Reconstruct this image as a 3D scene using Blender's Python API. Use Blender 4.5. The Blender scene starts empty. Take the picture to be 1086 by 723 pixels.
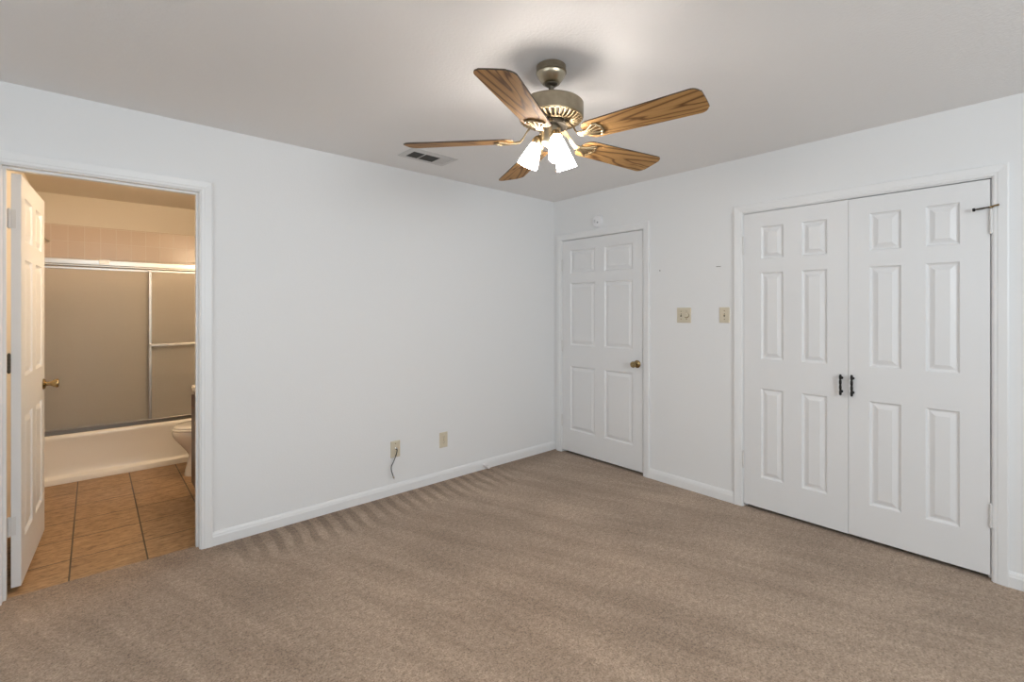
import bpy, bmesh, math, random
from mathutils import Vector, Matrix
R = math.radians
random.seed(7)
S = bpy.context.scene
C = S.collection

# ------------------------------------------------------------------ camera, world, light, exposure
CAM_H = 1.376
cd = bpy.data.cameras.new('camera')
cam = bpy.data.objects.new('camera', cd); C.objects.link(cam)
cam.location = (0, 0, CAM_H)
cam.rotation_euler = (R(90), 0, R(48.455 - 90))
cd.sensor_width = 36; cd.lens = 500.6 / 1086 * 36
cd.shift_y = -33.1 / 1086
cd.clip_start = .02
S.camera = cam
S.view_settings.view_transform = 'Standard'
S.view_settings.look = 'None'
S.view_settings.exposure = 0.13
S.view_settings.gamma = 1
S.view_settings.use_curve_mapping = False
S.cycles.use_denoising = True
S.cycles.max_bounces = 10
S.cycles.diffuse_bounces = 6
S.cycles.transparent_max_bounces = 12
S.cycles.caustics_reflective = False
S.cycles.caustics_refractive = False
S.cycles.sample_clamp_indirect = 6

W = bpy.data.worlds.new('sky'); S.world = W
W.use_nodes = True
bg = W.node_tree.nodes['Background']
bg.inputs[0].default_value = (.80, .90, 1, 1)
bg.inputs[1].default_value = 1.0

def area(name, loc, rot, sx, sy, watts, col):
    l = bpy.data.lights.new(name, 'AREA'); l.shape = 'RECTANGLE'; l.size = sx; l.size_y = sy
    l.energy = watts; l.color = col
    o = bpy.data.objects.new(name, l); C.objects.link(o)
    o.location = loc; o.rotation_euler = rot
    return o
# daylight lamps outside two unseen windows added behind the camera
area('added_daylight_rear', (1.00, -2.17, 1.75), (R(90), 0, 0), 2.0, 1.1, 74, (.875, .955, 1))
area('added_daylight_side', (-2.17, .70, 1.75), (R(90), 0, R(-90)), 2.0, 1.1, 27, (.875, .955, 1))
FAN_EMIT = 39.0
BULB_EMIT = 250.0
BATH_EMIT = 118.0

# ------------------------------------------------------------------ materials
def newmat(name):
    m = bpy.data.materials.new(name); m.use_nodes = True
    nt = m.node_tree
    return m, nt, nt.nodes, nt.links, nt.nodes['Principled BSDF']

def mat(name, col, rough=.5, metal=0, bump=0, bscale=200, var=0, vscale=6, bdist=.002, spec=.5, coat=0):
    m, nt, N, L, p = newmat(name)
    p.inputs['Base Color'].default_value = (*col, 1)
    p.inputs['Roughness'].default_value = rough
    p.inputs['Metallic'].default_value = metal
    p.inputs['Specular IOR Level'].default_value = spec
    p.inputs['Coat Weight'].default_value = coat
    geo = N.new('ShaderNodeNewGeometry')
    if bump:
        n = N.new('ShaderNodeTexNoise'); n.inputs['Scale'].default_value = bscale; n.inputs['Detail'].default_value = 3
        L.new(geo.outputs['Position'], n.inputs['Vector'])
        b = N.new('ShaderNodeBump'); b.inputs['Strength'].default_value = bump; b.inputs['Distance'].default_value = bdist
        L.new(n.outputs['Fac'], b.inputs['Height']); L.new(b.outputs['Normal'], p.inputs['Normal'])
    if var:
        n = N.new('ShaderNodeTexNoise'); n.inputs['Scale'].default_value = vscale; n.inputs['Detail'].default_value = 4
        L.new(geo.outputs['Position'], n.inputs['Vector'])
        mr = N.new('ShaderNodeMapRange'); mr.inputs['From Min'].default_value = .3; mr.inputs['From Max'].default_value = .7
        mr.inputs['To Min'].default_value = 1 - var; mr.inputs['To Max'].default_value = 1 + var
        L.new(n.outputs['Fac'], mr.inputs['Value'])
        mx = N.new('ShaderNodeMix'); mx.data_type = 'RGBA'; mx.blend_type = 'MULTIPLY'; mx.inputs['Factor'].default_value = 1
        mx.inputs[6].default_value = (*col, 1)
        L.new(mr.outputs['Result'], mx.inputs[7]); L.new(mx.outputs[2], p.inputs['Base Color'])
    return m

def math_node(N, L, op, a, b=None, c=None):
    n = N.new('ShaderNodeMath'); n.operation = op
    for k, v in enumerate((a, b, c)):
        if v is None: continue
        if isinstance(v, (int, float)): n.inputs[k].default_value = v
        else: L.new(v, n.inputs[k])
    return n.outputs[0]

def ramp(N, L, fac, stops):
    r = N.new('ShaderNodeValToRGB'); e = r.color_ramp.elements
    e[0].position, e[0].color = stops[0][0], (*stops[0][1], 1)
    e[1].position, e[1].color = stops[-1][0], (*stops[-1][1], 1)
    for pos, col in stops[1:-1]:
        q = e.new(pos); q.color = (*col, 1)
    L.new(fac, r.inputs['Fac'])
    return r.outputs['Color']

def mixc(N, L, fac, a, b, mode='MIX'):
    mx = N.new('ShaderNodeMix'); mx.data_type = 'RGBA'; mx.blend_type = mode
    for sock, v in ((mx.inputs['Factor'], fac), (mx.inputs[6], a), (mx.inputs[7], b)):
        if isinstance(v, (int, float)): sock.default_value = v
        elif isinstance(v, tuple): sock.default_value = (*v, 1)
        else: L.new(v, sock)
    return mx.outputs[2]

def noise(N, L, vec, scale, detail=3, rough=.5):
    n = N.new('ShaderNodeTexNoise'); n.inputs['Scale'].default_value = scale
    n.inputs['Detail'].default_value = detail; n.inputs['Roughness'].default_value = rough
    L.new(vec, n.inputs['Vector']); return n.outputs['Fac']

def mapping(N, L, vec, loc=(0,0,0), rot=(0,0,0), sc=(1,1,1)):
    n = N.new('ShaderNodeMapping'); L.new(vec, n.inputs['Vector'])
    n.inputs['Location'].default_value = loc; n.inputs['Rotation'].default_value = rot; n.inputs['Scale'].default_value = sc
    return n.outputs[0]

M = {}
M['wall'] = mat('wall_paint', (.79, .795, .80), .55, bump=.35, bscale=110, bdist=.0016, spec=.3)
M['ceiling'] = mat('ceiling_texture', (.85, .84, .835), .8, bump=.6, bscale=75, bdist=.003, spec=.2)
M['bath_wall'] = mat('bathroom_paint', (.88, .81, .70), .5, bump=.2, bscale=110, bdist=.0012, spec=.3)
M['trim'] = mat('trim_white', (.80, .805, .81), .35, var=.012, vscale=3)
M['door'] = mat('door_white', (.775, .778, .785), .38, bump=.05, bscale=300, bdist=.0005)
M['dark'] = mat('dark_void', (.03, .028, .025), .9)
M['bronze'] = mat('antique_bronze', (.37, .325, .245), .30, 1, var=.12, vscale=30)
def brushed(m):
    N, L = m.node_tree.nodes, m.node_tree.links; p = N['Principled BSDF']
    t = N.new('ShaderNodeTangent'); t.direction_type = 'RADIAL'; t.axis = 'Z'
    L.new(t.outputs[0], p.inputs['Tangent']); p.inputs['Anisotropic'].default_value = .75
brushed(M['bronze'])
M['bronze_light'] = mat('rubbed_bronze', (.36, .275, .165), .42, 1, var=.15, vscale=40)
M['bronze_dark'] = mat('dark_bronze', (.10, .085, .065), .45, .9)
M['brass'] = mat('antique_brass', (.33, .24, .12), .25, 1, var=.1, vscale=60)
M['black'] = mat('black_iron', (.02, .018, .016), .35, .7)
M['almond'] = mat('almond_plastic', (.63, .565, .44), .4)
M['almond_dark'] = mat('almond_shadow_slot', (.10, .08, .055), .5)
M['white_plastic'] = mat('white_plastic', (.82, .82, .84), .35)
M['grey_plastic'] = mat('grey_plastic', (.35, .35, .37), .5)
M['vent_paint'] = mat('vent_paint', (.62, .61, .60), .5)
M['vent_shaded'] = mat('vent_louver_shaded', (.085, .088, .086), .5)  # dark copy of the vent paint, shade between slats put into the colour
M['chrome'] = mat('chrome', (.75, .74, .72), .15, 1)
M['alu'] = mat('shower_aluminium', (.52, .50, .47), .34, 1)
M['alu_dark'] = mat('dark_reflection_aluminium', (.24, .22, .20), .4, 1)  # bottom track: its dark reflections are put into the base colour
M['porcelain'] = mat('porcelain', (.82, .79, .74), .12, coat=.3)
M['tub'] = mat('tub_enamel', (.83, .79, .72), .15, coat=.3)
M['cherry'] = mat('dark_cherry_wood', (.05, .016, .010), .35, var=.25, vscale=14)
M['marble'] = mat('cultured_marble', (.80, .76, .68), .15, var=.04, vscale=8)
M['ceramic'] = mat('brown_ceramic', (.07, .05, .035), .25)
M['cable'] = mat('black_cable', (.02, .02, .02), .5)
M['rubber'] = mat('white_rubber', (.82, .80, .80), .5)
M['nail'] = mat('nail_steel', (.18, .16, .15), .4, .8)
M['mirror'] = mat('mirror_silver', (.9, .9, .9), .02, 1)
M['white_metal'] = mat('painted_white_metal', (.70, .69, .68), .35)

def emit_mat(name, col, strength):
    m, nt, N, L, p = newmat(name)
    p.inputs['Base Color'].default_value = (.9, .88, .84, 1); p.inputs['Roughness'].default_value = .3
    p.inputs['Emission Color'].default_value = (*col, 1); p.inputs['Emission Strength'].default_value = strength
    return m
M['shade'] = emit_mat('lit_shade_glass', (1, .92, .84), FAN_EMIT)
M['bulb'] = emit_mat('lit_bulb', (1, .70, .42), BULB_EMIT)
M['vanity_globe'] = emit_mat('lit_vanity_globe', (1, .78, .54), BATH_EMIT)

def glass_pane():
    m, nt, N, L, p = newmat('window_glass')
    t = N.new('ShaderNodeBsdfTransparent'); g = N.new('ShaderNodeBsdfGlossy'); g.inputs['Roughness'].default_value = .02
    x = N.new('ShaderNodeMixShader'); x.inputs[0].default_value = .06
    L.new(t.outputs[0], x.inputs[1]); L.new(g.outputs[0], x.inputs[2])
    L.new(x.outputs[0], N['Material Output'].inputs['Surface'])
    return m
M['glass'] = glass_pane()

def obscure_glass():
    m, nt, N, L, p = newmat('obscure_shower_glass')
    geo = N.new('ShaderNodeNewGeometry')
    n = noise(N, L, geo.outputs['Position'], 160, 2)
    b = N.new('ShaderNodeBump'); b.inputs['Strength'].default_value = .5; b.inputs['Distance'].default_value = .002
    L.new(n, b.inputs['Height'])
    p.inputs['Base Color'].default_value = (.96, .905, .81, 1); p.inputs['Roughness'].default_value = .28
    p.inputs['Transmission Weight'].default_value = .67; p.inputs['IOR'].default_value = 1.15
    L.new(b.outputs['Normal'], p.inputs['Normal'])
    return m
M['obscure'] = obscure_glass()

def carpet():
    m, nt, N, L, p = newmat('taupe_carpet')
    geo = N.new('ShaderNodeNewGeometry'); pos = geo.outputs['Position']
    sep = N.new('ShaderNodeSeparateXYZ'); L.new(pos, sep.inputs[0]); X, Y = sep.outputs[0], sep.outputs[1]
    fine = noise(N, L, pos, 120, 3, .7)
    tuft = noise(N, L, pos, 42, 3, .65)
    base = ramp(N, L, fine, [(.28, (.18, .130, .094)), (.48, (.40, .303, .229)), (.74, (.575, .45, .345))])
    tuftc = ramp(N, L, tuft, [(.32, (.78, .77, .76)), (.66, (1.13, 1.13, 1.13))])
    col = mixc(N, L, 1, base, tuftc, 'MULTIPLY')
    # broad blotches of wear
    blot = ramp(N, L, noise(N, L, pos, 1.5, 4, .55), [(.32, (.86, .845, .83)), (.68, (1.10, 1.10, 1.09))])
    col = mixc(N, L, 1, col, blot, 'MULTIPLY')
    # nap brushed in long passes down the middle of the room
    dv = mapping(N, L, mapping(N, L, pos, rot=(0, 0, R(70))), sc=(.7, 5.5, 1))
    pas = ramp(N, L, noise(N, L, dv, 1.6, 4, .6), [(.36, (.87, .86, .85)), (.62, (1.06, 1.06, 1.06))])
    col = mixc(N, L, 1, col, pas, 'MULTIPLY')
    # vacuum strokes along the bathroom wall: short bands square to the wall
    wv = mapping(N, L, pos, rot=(0, 0, R(4)))
    sx = N.new('ShaderNodeSeparateXYZ'); L.new(wv, sx.inputs[0])
    nz = noise(N, L, pos, 3.2, 2)
    ph = math_node(N, L, 'ADD', math_node(N, L, 'MULTIPLY', sx.outputs[0], 66), math_node(N, L, 'MULTIPLY', nz, 4))
    band = math_node(N, L, 'SINE', ph)
    near = N.new('ShaderNodeMapRange'); near.inputs['From Min'].default_value = 2.78; near.inputs['From Max'].default_value = 2.95
    yy = math_node(N, L, 'ADD', Y, math_node(N, L, 'MULTIPLY', noise(N, L, pos, 2.3, 1), .25))
    L.new(math_node(N, L, 'SUBTRACT', yy, .12), near.inputs['Value'])
    xm = N.new('ShaderNodeMapRange'); xm.inputs['From Min'].default_value = .45; xm.inputs['From Max'].default_value = .8
    L.new(X, xm.inputs['Value'])
    xm2 = N.new('ShaderNodeMapRange'); xm2.inputs['From Min'].default_value = 2.8; xm2.inputs['From Max'].default_value = 2.45
    L.new(X, xm2.inputs['Value'])
    msk = math_node(N, L, 'MULTIPLY', math_node(N, L, 'MULTIPLY', near.outputs[0], xm.outputs[0]), xm2.outputs[0])
    bc = ramp(N, L, math_node(N, L, 'MULTIPLY_ADD', band, .5, .5), [(.30, (.77, .75, .73)), (.62, (1.08, 1.07, 1.06))])
    col = mixc(N, L, msk, col, mixc(N, L, 1, col, bc, 'MULTIPLY'))
    # darker line where the pile meets that wall
    edge_dark = N.new('ShaderNodeMapRange'); edge_dark.inputs['From Min'].default_value = 3.02; edge_dark.inputs['From Max'].default_value = 3.18
    L.new(math_node(N, L, 'ADD', Y, math_node(N, L, 'MULTIPLY', noise(N, L, pos, 9, 2), .08)), edge_dark.inputs['Value'])
    col = mixc(N, L, math_node(N, L, 'MULTIPLY', edge_dark.outputs[0], .55), col, mixc(N, L, 1, col, (.62, .58, .54), 'MULTIPLY'))
    L.new(col, p.inputs['Base Color'])
    p.inputs['Roughness'].default_value = .95; p.inputs['Specular IOR Level'].default_value = .1
    p.inputs['Sheen Weight'].default_value = .15
    b = N.new('ShaderNodeBump'); b.inputs['Strength'].default_value = .9; b.inputs['Distance'].default_value = .006
    L.new(math_node(N, L, 'ADD', fine, tuft), b.inputs['Height']); L.new(b.outputs['Normal'], p.inputs['Normal'])
    return m
M['carpet'] = carpet()

def brick(N, L, vec, w, h, mortar, c1, c2, cm, off=0):
    t = N.new('ShaderNodeTexBrick'); L.new(vec, t.inputs['Vector'])
    t.offset = off; t.squash = 1
    t.inputs['Scale'].default_value = 1
    t.inputs['Brick Width'].default_value = w; t.inputs['Row Height'].default_value = h
    t.inputs['Mortar Size'].default_value = mortar; t.inputs['Mortar Smooth'].default_value = .15
    t.inputs['Color1'].default_value = (*c1, 1); t.inputs['Color2'].default_value = (*c2, 1); t.inputs['Mortar'].default_value = (*cm, 1)
    return t

def floor_tile():
    m, nt, N, L, p = newmat('bathroom_floor_tile')
    geo = N.new('ShaderNodeNewGeometry'); pos = geo.outputs['Position']
    vec = mapping(N, L, pos, loc=(-.225 + .32 * 4, -3.57 + .32 * 20, 0))
    t = brick(N, L, vec, .32, .32, .004, (.62, .62, .62), (.80, .80, .80), (0, 0, 0))
    st = noise(N, L, mapping(N, L, pos, rot=(0, 0, R(-20)), sc=(4, 14, 1)), 2.2, 7, .68)
    tone = ramp(N, L, st, [(.30, (.20, .105, .045)), (.46, (.43, .265, .135)), (.62, (.52, .335, .18)), (.8, (.58, .40, .24))])
    tone = mixc(N, L, 1, tone, ramp(N, L, noise(N, L, mapping(N, L, pos, rot=(0, 0, R(-20)), sc=(1, 2.4, 1)), 24, 6, .72), [(.34, (.52, .47, .42)), (.5, (.98, .97, .96)), (.7, (1.14, 1.13, 1.12))]), 'MULTIPLY')
    tone = mixc(N, L, .6, tone, mixc(N, L, 1, tone, t.outputs['Color'], 'MULTIPLY'))
    col = mixc(N, L, t.outputs['Fac'], tone, (.075, .05, .032))
    L.new(col, p.inputs['Base Color']); p.inputs['Roughness'].default_value = .45
    b = N.new('ShaderNodeBump'); b.inputs['Strength'].default_value = .6; b.inputs['Distance'].default_value = .002; b.invert = True
    L.new(t.outputs['Fac'], b.inputs['Height']); L.new(b.outputs['Normal'], p.inputs['Normal'])
    return m
M['floor_tile'] = floor_tile()

def wall_tile():
    m, nt, N, L, p = newmat('shower_wall_tile')
    geo = N.new('ShaderNodeNewGeometry'); sep = N.new('ShaderNodeSeparateXYZ'); L.new(geo.outputs['Position'], sep.inputs[0])
    # the tiles run along x on the long wall and along y on the two end walls
    u = math_node(N, L, 'ADD', sep.outputs[0], sep.outputs[1])
    cmb = N.new('ShaderNodeCombineXYZ'); L.new(math_node(N, L, 'ADD', u, 3 - 5.92 - .067 + .0565), cmb.inputs[0])
    L.new(math_node(N, L, 'ADD', sep.outputs[2], -2.003 + .139 * 20), cmb.inputs[1])
    t = brick(N, L, cmb.outputs[0], .1125, .139, .0022, (.74, .60, .48), (.77, .63, .51), (.84, .74, .64))
    L.new(t.outputs['Color'], p.inputs['Base Color']); p.inputs['Roughness'].default_value = .24
    b = N.new('ShaderNodeBump'); b.inputs['Strength'].default_value = .5; b.inputs['Distance'].default_value = .002; b.invert = True
    L.new(t.outputs['Fac'], b.inputs['Height']); L.new(b.outputs['Normal'], p.inputs['Normal'])
    return m
M['wall_tile'] = wall_tile()

def oak():
    m, nt, N, L, p = newmat('oak_blade')
    tc = N.new('ShaderNodeTexCoord'); oi = N.new('ShaderNodeObjectInfo')
    add = N.new('ShaderNodeVectorMath'); add.operation = 'ADD'
    off = N.new('ShaderNodeCombineXYZ'); L.new(math_node(N, L, 'MULTIPLY', oi.outputs['Random'], 3), off.inputs[0])
    L.new(math_node(N, L, 'MULTIPLY_ADD', oi.outputs['Random'], .03, -.015), off.inputs[1])
    L.new(tc.outputs['Object'], add.inputs[0]); L.new(off.outputs[0], add.inputs[1]); pos = add.outputs[0]
    sep = N.new('ShaderNodeSeparateXYZ'); L.new(pos, sep.inputs[0])
    n1 = noise(N, L, mapping(N, L, pos, sc=(1.2, 7, 1)), 3, 2)
    y2 = math_node(N, L, 'POWER', math_node(N, L, 'ABSOLUTE', math_node(N, L, 'ADD', sep.outputs[1], math_node(N, L, 'MULTIPLY_ADD', n1, .05, -.025))), 1.25)
    v = math_node(N, L, 'ADD', math_node(N, L, 'MULTIPLY', sep.outputs[0], -27), math_node(N, L, 'MULTIPLY', y2, 330))
    v = math_node(N, L, 'ADD', v, math_node(N, L, 'MULTIPLY', n1, 10))
    rings = math_node(N, L, 'MULTIPLY_ADD', math_node(N, L, 'SINE', v), .5, .5)
    pores = noise(N, L, mapping(N, L, pos, sc=(9, 320, 50)), 1, 4, .7)
    a = ramp(N, L, rings, [(.0, (.15, .070, .024)), (.10, (.28, .145, .050)), (.32, (.44, .245, .088)), (1, (.48, .275, .105))])
    bcol = ramp(N, L, pores, [(.3, (.70, .66, .62)), (.6, (1.05, 1.05, 1.05))])
    col = mixc(N, L, 1, a, bcol, 'MULTIPLY')
    L.new(col, p.inputs['Base Color']); p.inputs['Roughness'].default_value = .6; p.inputs['Specular IOR Level'].default_value = .22
    return m
M['oak'] = oak()
M['blade_edge'] = mat('dark_blade_edge', (.05, .032, .02), .5)

# ------------------------------------------------------------------ mesh helpers
def link(name, bm, m=None, parent=None, smooth=None, bevel=0, seg=2):
    me = bpy.data.meshes.new(name)
    bm.normal_update(); bm.to_mesh(me); bm.free()
    for x in (m if isinstance(m, (list, tuple)) else [m] if m else []): me.materials.append(x)
    o = bpy.data.objects.new(name, me); C.objects.link(o)
    if smooth:
        for f in me.polygons: f.use_smooth = True
        me.set_sharp_from_angle(angle=R(smooth))
    if bevel:
        b = o.modifiers.new('bevel', 'BEVEL'); b.width = bevel; b.segments = seg; b.limit_method = 'ANGLE'; b.angle_limit = R(40)
    if parent: o.parent = parent
    return o

def tag(o, label=None, cat=None, group=None, kind=None):
    if label: o['label'] = label
    if cat: o['category'] = cat
    if group: o['group'] = group
    if kind: o['kind'] = kind
    return o

def thing(name, label, cat, loc=(0, 0, 0), rot=(0, 0, 0), group=None, kind=None):
    o = bpy.data.objects.new(name, None); C.objects.link(o); o.empty_display_size = .1
    o.location = loc; o.rotation_euler = rot
    return tag(o, label, cat, group, kind)

def BM(): return bmesh.new()

def box(bm, a, b, mx=None, mi=0):
    r = bmesh.ops.create_cube(bm, size=1)
    vs = r['verts']
    for v in vs:
        v.co = Vector([a[i] + (v.co[i] + .5) * (b[i] - a[i]) for i in range(3)])
        if mx: v.co = mx @ v.co
    for f in {f for v in vs for f in v.link_faces}: f.material_index = mi
    return vs

def loft(bm, rings, cap0=True, cap1=True, close=True, mi=0):
    vr = [[bm.verts.new(p) for p in r] for r in rings]
    n = len(vr[0])
    for a, b in zip(vr, vr[1:]):
        for i in range(n if close else n - 1):
            j = (i + 1) % n
            f = bm.faces.new((a[i], a[j], b[j], b[i])); f.material_index = mi
    if cap0: bm.faces.new(list(reversed(vr[0]))).material_index = mi
    if cap1: bm.faces.new(vr[-1]).material_index = mi
    return vr

def lathe(bm, prof, n=32, mx=None, cap0=True, cap1=True, mi=0, flute=None):
    rings = []
    for r, z in prof:
        ring = []
        for i in range(n):
            a = 2 * math.pi * i / n
            rr = r if flute is None else r * (1 + flute(z) * math.cos(a * n / 4))
            v = Vector((rr * math.cos(a), rr * math.sin(a), z))
            ring.append(mx @ v if mx else v)
        rings.append(ring)
    return loft(bm, rings, cap0, cap1, True, mi)

def tube(bm, pts, r, n=8, caps=True, mi=0):
    pts = [Vector(p) for p in pts]
    rad = r if isinstance(r, (list, tuple)) else [r] * len(pts)
    rings = []; ref = None
    for i, p in enumerate(pts):
        d = (pts[min(i + 1, len(pts) - 1)] - pts[max(i - 1, 0)]).normalized()
        if ref is None: ref = d.orthogonal().normalized()
        ref = (ref - d * ref.dot(d)).normalized(); s = d.cross(ref)
        rings.append([p + (ref * math.cos(2 * math.pi * k / n) + s * math.sin(2 * math.pi * k / n)) * rad[i] for k in range(n)])
    loft(bm, rings, caps, caps, True, mi)

def axis_mx(loc, d):
    """matrix taking local +z onto direction d at loc"""
    d = Vector(d).normalized()
    return Matrix.Translation(Vector(loc)) @ d.to_track_quat('Z', 'Y').to_matrix().to_4x4()

def prism(bm, out, z0, z1, mx=None, mi=0, mis=None):
    a = [Vector((x, y, z0)) for x, y in out]; b = [Vector((x, y, z1)) for x, y in out]
    if mx: a = [mx @ v for v in a]; b = [mx @ v for v in b]
    va = [bm.verts.new(v) for v in a]; vb = [bm.verts.new(v) for v in b]; n = len(out)
    bm.faces.new(list(reversed(va))).material_index = mi; bm.faces.new(vb).material_index = mi
    for i in range(n):
        j = (i + 1) % n
        bm.faces.new((va[i], va[j], vb[j], vb[i])).material_index = mi if mis is None else mis

def struct(name, bm, m, label, cat, bevel=0, smooth=None):
    bmesh.ops.recalc_face_normals(bm, faces=bm.faces)
    return tag(link(name, bm, m, bevel=bevel, smooth=smooth), label, cat, kind='structure')

def fix(bm): bmesh.ops.recalc_face_normals(bm, faces=bm.faces); return bm

# ------------------------------------------------------------------ room dimensions (metres; camera above the origin)
YL = 3.2205          # face of the wall with the bathroom door
XR = 3.411           # face of the wall with the closet
X0, Y0 = -2.0, -2.0  # walls behind the camera
H = 2.44
T = .115
TY = YL + T          # bathroom face of the shared wall
BX0, BX1, BY1, BH = -.40, 1.125, 5.928, 2.425
DT = 2.055           # head of door openings

# ---- floors and ceilings
bm = BM(); box(bm, (X0, Y0, -.08), (XR + T, YL + .06, 0)); struct('floor', bm, M['carpet'], 'taupe cut pile carpet covering the bedroom floor', 'floor')
bm = BM(); box(bm, (BX0 - .1, YL + .06, -.08), (BX1 + .1, BY1 + .1, -.004)); struct('floor_bathroom', bm, M['floor_tile'], 'tan stone look square floor tiles in the bathroom', 'floor')
bm = BM(); box(bm, (X0 - T, Y0 - T, H), (XR + T, TY, H + .1)); struct('ceiling', bm, M['ceiling'], 'textured white bedroom ceiling with the fan', 'ceiling')
bm = BM(); box(bm, (BX0 - .1, TY, BH), (BX1 + .1, BY1 + .1, BH + .1)); struct('ceiling_bathroom', bm, M['bath_wall'], 'plain bathroom ceiling above the tub', 'ceiling')

# ---- walls
DX0, DX1 = -.322, .455      # bathroom door opening between jamb faces
JT = .018
bm = BM()
box(bm, (X0 - T, YL, 0), (DX0 - JT, TY, H)); box(bm, (DX1 + JT, YL, 0), (XR + T, TY, H)); box(bm, (DX0 - JT, YL, DT + JT), (DX1 + JT, TY, H))
struct('wall_left', bm, M['wall'], 'long white wall with the open bathroom doorway', 'wall')
EY0, EY1 = 2.2095, 3.1105   # entry door opening (jamb faces)
CY0, CY1 = .1795, 1.4005    # closet opening
bm = BM()
box(bm, (XR, EY1 + JT, 0), (XR + T, YL, H)); box(bm, (XR, CY1 + JT, 0), (XR + T, EY0 - JT, H)); box(bm, (XR, Y0 - T, 0), (XR + T, CY0 - JT, H))
for a, b in ((EY0, EY1), (CY0, CY1)): box(bm, (XR, a - JT, DT + JT), (XR + T, b + JT, H))
struct('wall_right', bm, M['wall'], 'white wall holding the entry door and the double closet doors', 'wall')

def window_wall(name, horiz, a0, a1, pos, w0, w1, z0, z1, label):
    bm = BM()
    def b(u0, u1, za, zb):
        if horiz: box(bm, (u0, pos - T, za), (u1, pos, zb))
        else: box(bm, (pos - T, u0, za), (pos, u1, zb))
    b(a0, w0, 0, H); b(w1, a1, 0, H); b(w0, w1, 0, z0); b(w0, w1, z1, H)
    struct(name, bm, M['wall'], label, 'wall')
window_wall('wall_rear', True, X0 - T, XR, Y0, 0.0, 2.0, 1.2, 2.3, 'white wall behind the camera with an added wide window')
window_wall('wall_side', False, Y0, YL, X0, -.30, 1.70, 1.2, 2.3, 'white side wall with an added window left of the camera')

def window(name, horiz, pos, w0, w1, z0, z1, label):
    t = tag(bpy.data.objects.new(name, None), label, 'window', kind='structure'); C.objects.link(t)
    bm = BM(); g = BM(); s = BM()
    def b(bb, u0, u1, za, zb, d0, d1):
        if horiz: box(bb, (u0, pos - d1, za), (u1, pos - d0, zb))
        else: box(bb, (pos - d1, u0, za), (pos - d0, u1, zb))
    fw = .045; mid = (w0 + w1) / 2
    for u0, u1, za, zb in ((w0, w0 + fw, z0, z1), (w1 - fw, w1, z0, z1), (w0 + fw, w1 - fw, z0, z0 + fw), (w0 + fw, w1 - fw, z1 - fw, z1), (mid - .025, mid + .025, z0 + fw, z1 - fw)):
        b(bm, u0, u1, za, zb, .05, .10)
    b(g, w0 + fw, w1 - fw, z0 + fw, z1 - fw, .073, .077)
    b(s, w0 - .04, w1 + .04, z0 - .025, z0, -.03, .05)
    link('window_frame', bm, M['trim'], t); link('pane', g, M['glass'], t); link('window_sill', s, M['trim'], t, bevel=.004)
window('added_window_1', True, Y0, 0.0, 2.0, 1.2, 2.3, 'unseen wide two pane window added for daylight behind the camera')  # unseen, added so daylight enters from behind
window('added_window_2', False, X0, -.30, 1.70, 1.2, 2.3, 'unseen two pane window added for daylight left of the camera')  # second unseen window, also added for daylight

# closet and hall shell behind the right wall keeps the door gaps dark
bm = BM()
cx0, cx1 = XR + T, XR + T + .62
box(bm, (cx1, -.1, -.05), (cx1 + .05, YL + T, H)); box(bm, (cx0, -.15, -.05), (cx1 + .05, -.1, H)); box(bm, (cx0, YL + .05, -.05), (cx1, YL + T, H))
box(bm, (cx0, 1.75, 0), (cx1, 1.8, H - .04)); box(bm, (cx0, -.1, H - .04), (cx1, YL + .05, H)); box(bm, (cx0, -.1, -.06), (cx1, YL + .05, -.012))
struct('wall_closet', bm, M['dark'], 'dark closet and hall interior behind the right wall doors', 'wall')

# bathroom walls
bm = BM(); box(bm, (BX0 - .1, TY, -.05), (BX0, BY1 + .1, BH)); struct('wall_bathroom_left', bm, M['bath_wall'], 'bathroom wall behind the opened door', 'wall')
bm = BM(); box(bm, (BX1, TY, -.05), (BX1 + .1, BY1 + .1, BH)); struct('wall_bathroom_right', bm, M['bath_wall'], 'bathroom wall behind the toilet and vanity', 'wall')
bm = BM(); box(bm, (BX0, BY1, -.05), (BX1, BY1 + .1, BH)); struct('wall_bathroom_back', bm, M['bath_wall'], 'cream painted bathroom wall above the shower tile', 'wall')
TT = 2.152
for nm, a, b, lb in (('back', (BX0, BY1 - .009, .390), (BX1, BY1, TT), 'pinkish beige square tiles on the long wall above the shower doors'),
                     ('left', (BX0, 5.17, .390), (BX0 + .009, BY1 - .009, TT), 'beige square tiles on the end wall by the shower head'),
                     ('right', (BX1 - .009, 5.17, .390), (BX1, BY1 - .009, TT), 'beige square tiles on the end wall beyond the toilet')):
    bm = BM(); box(bm, a, b); struct('wall_tile_' + nm, bm, M['wall_tile'], lb, 'wall tile', bevel=.003)

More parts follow.
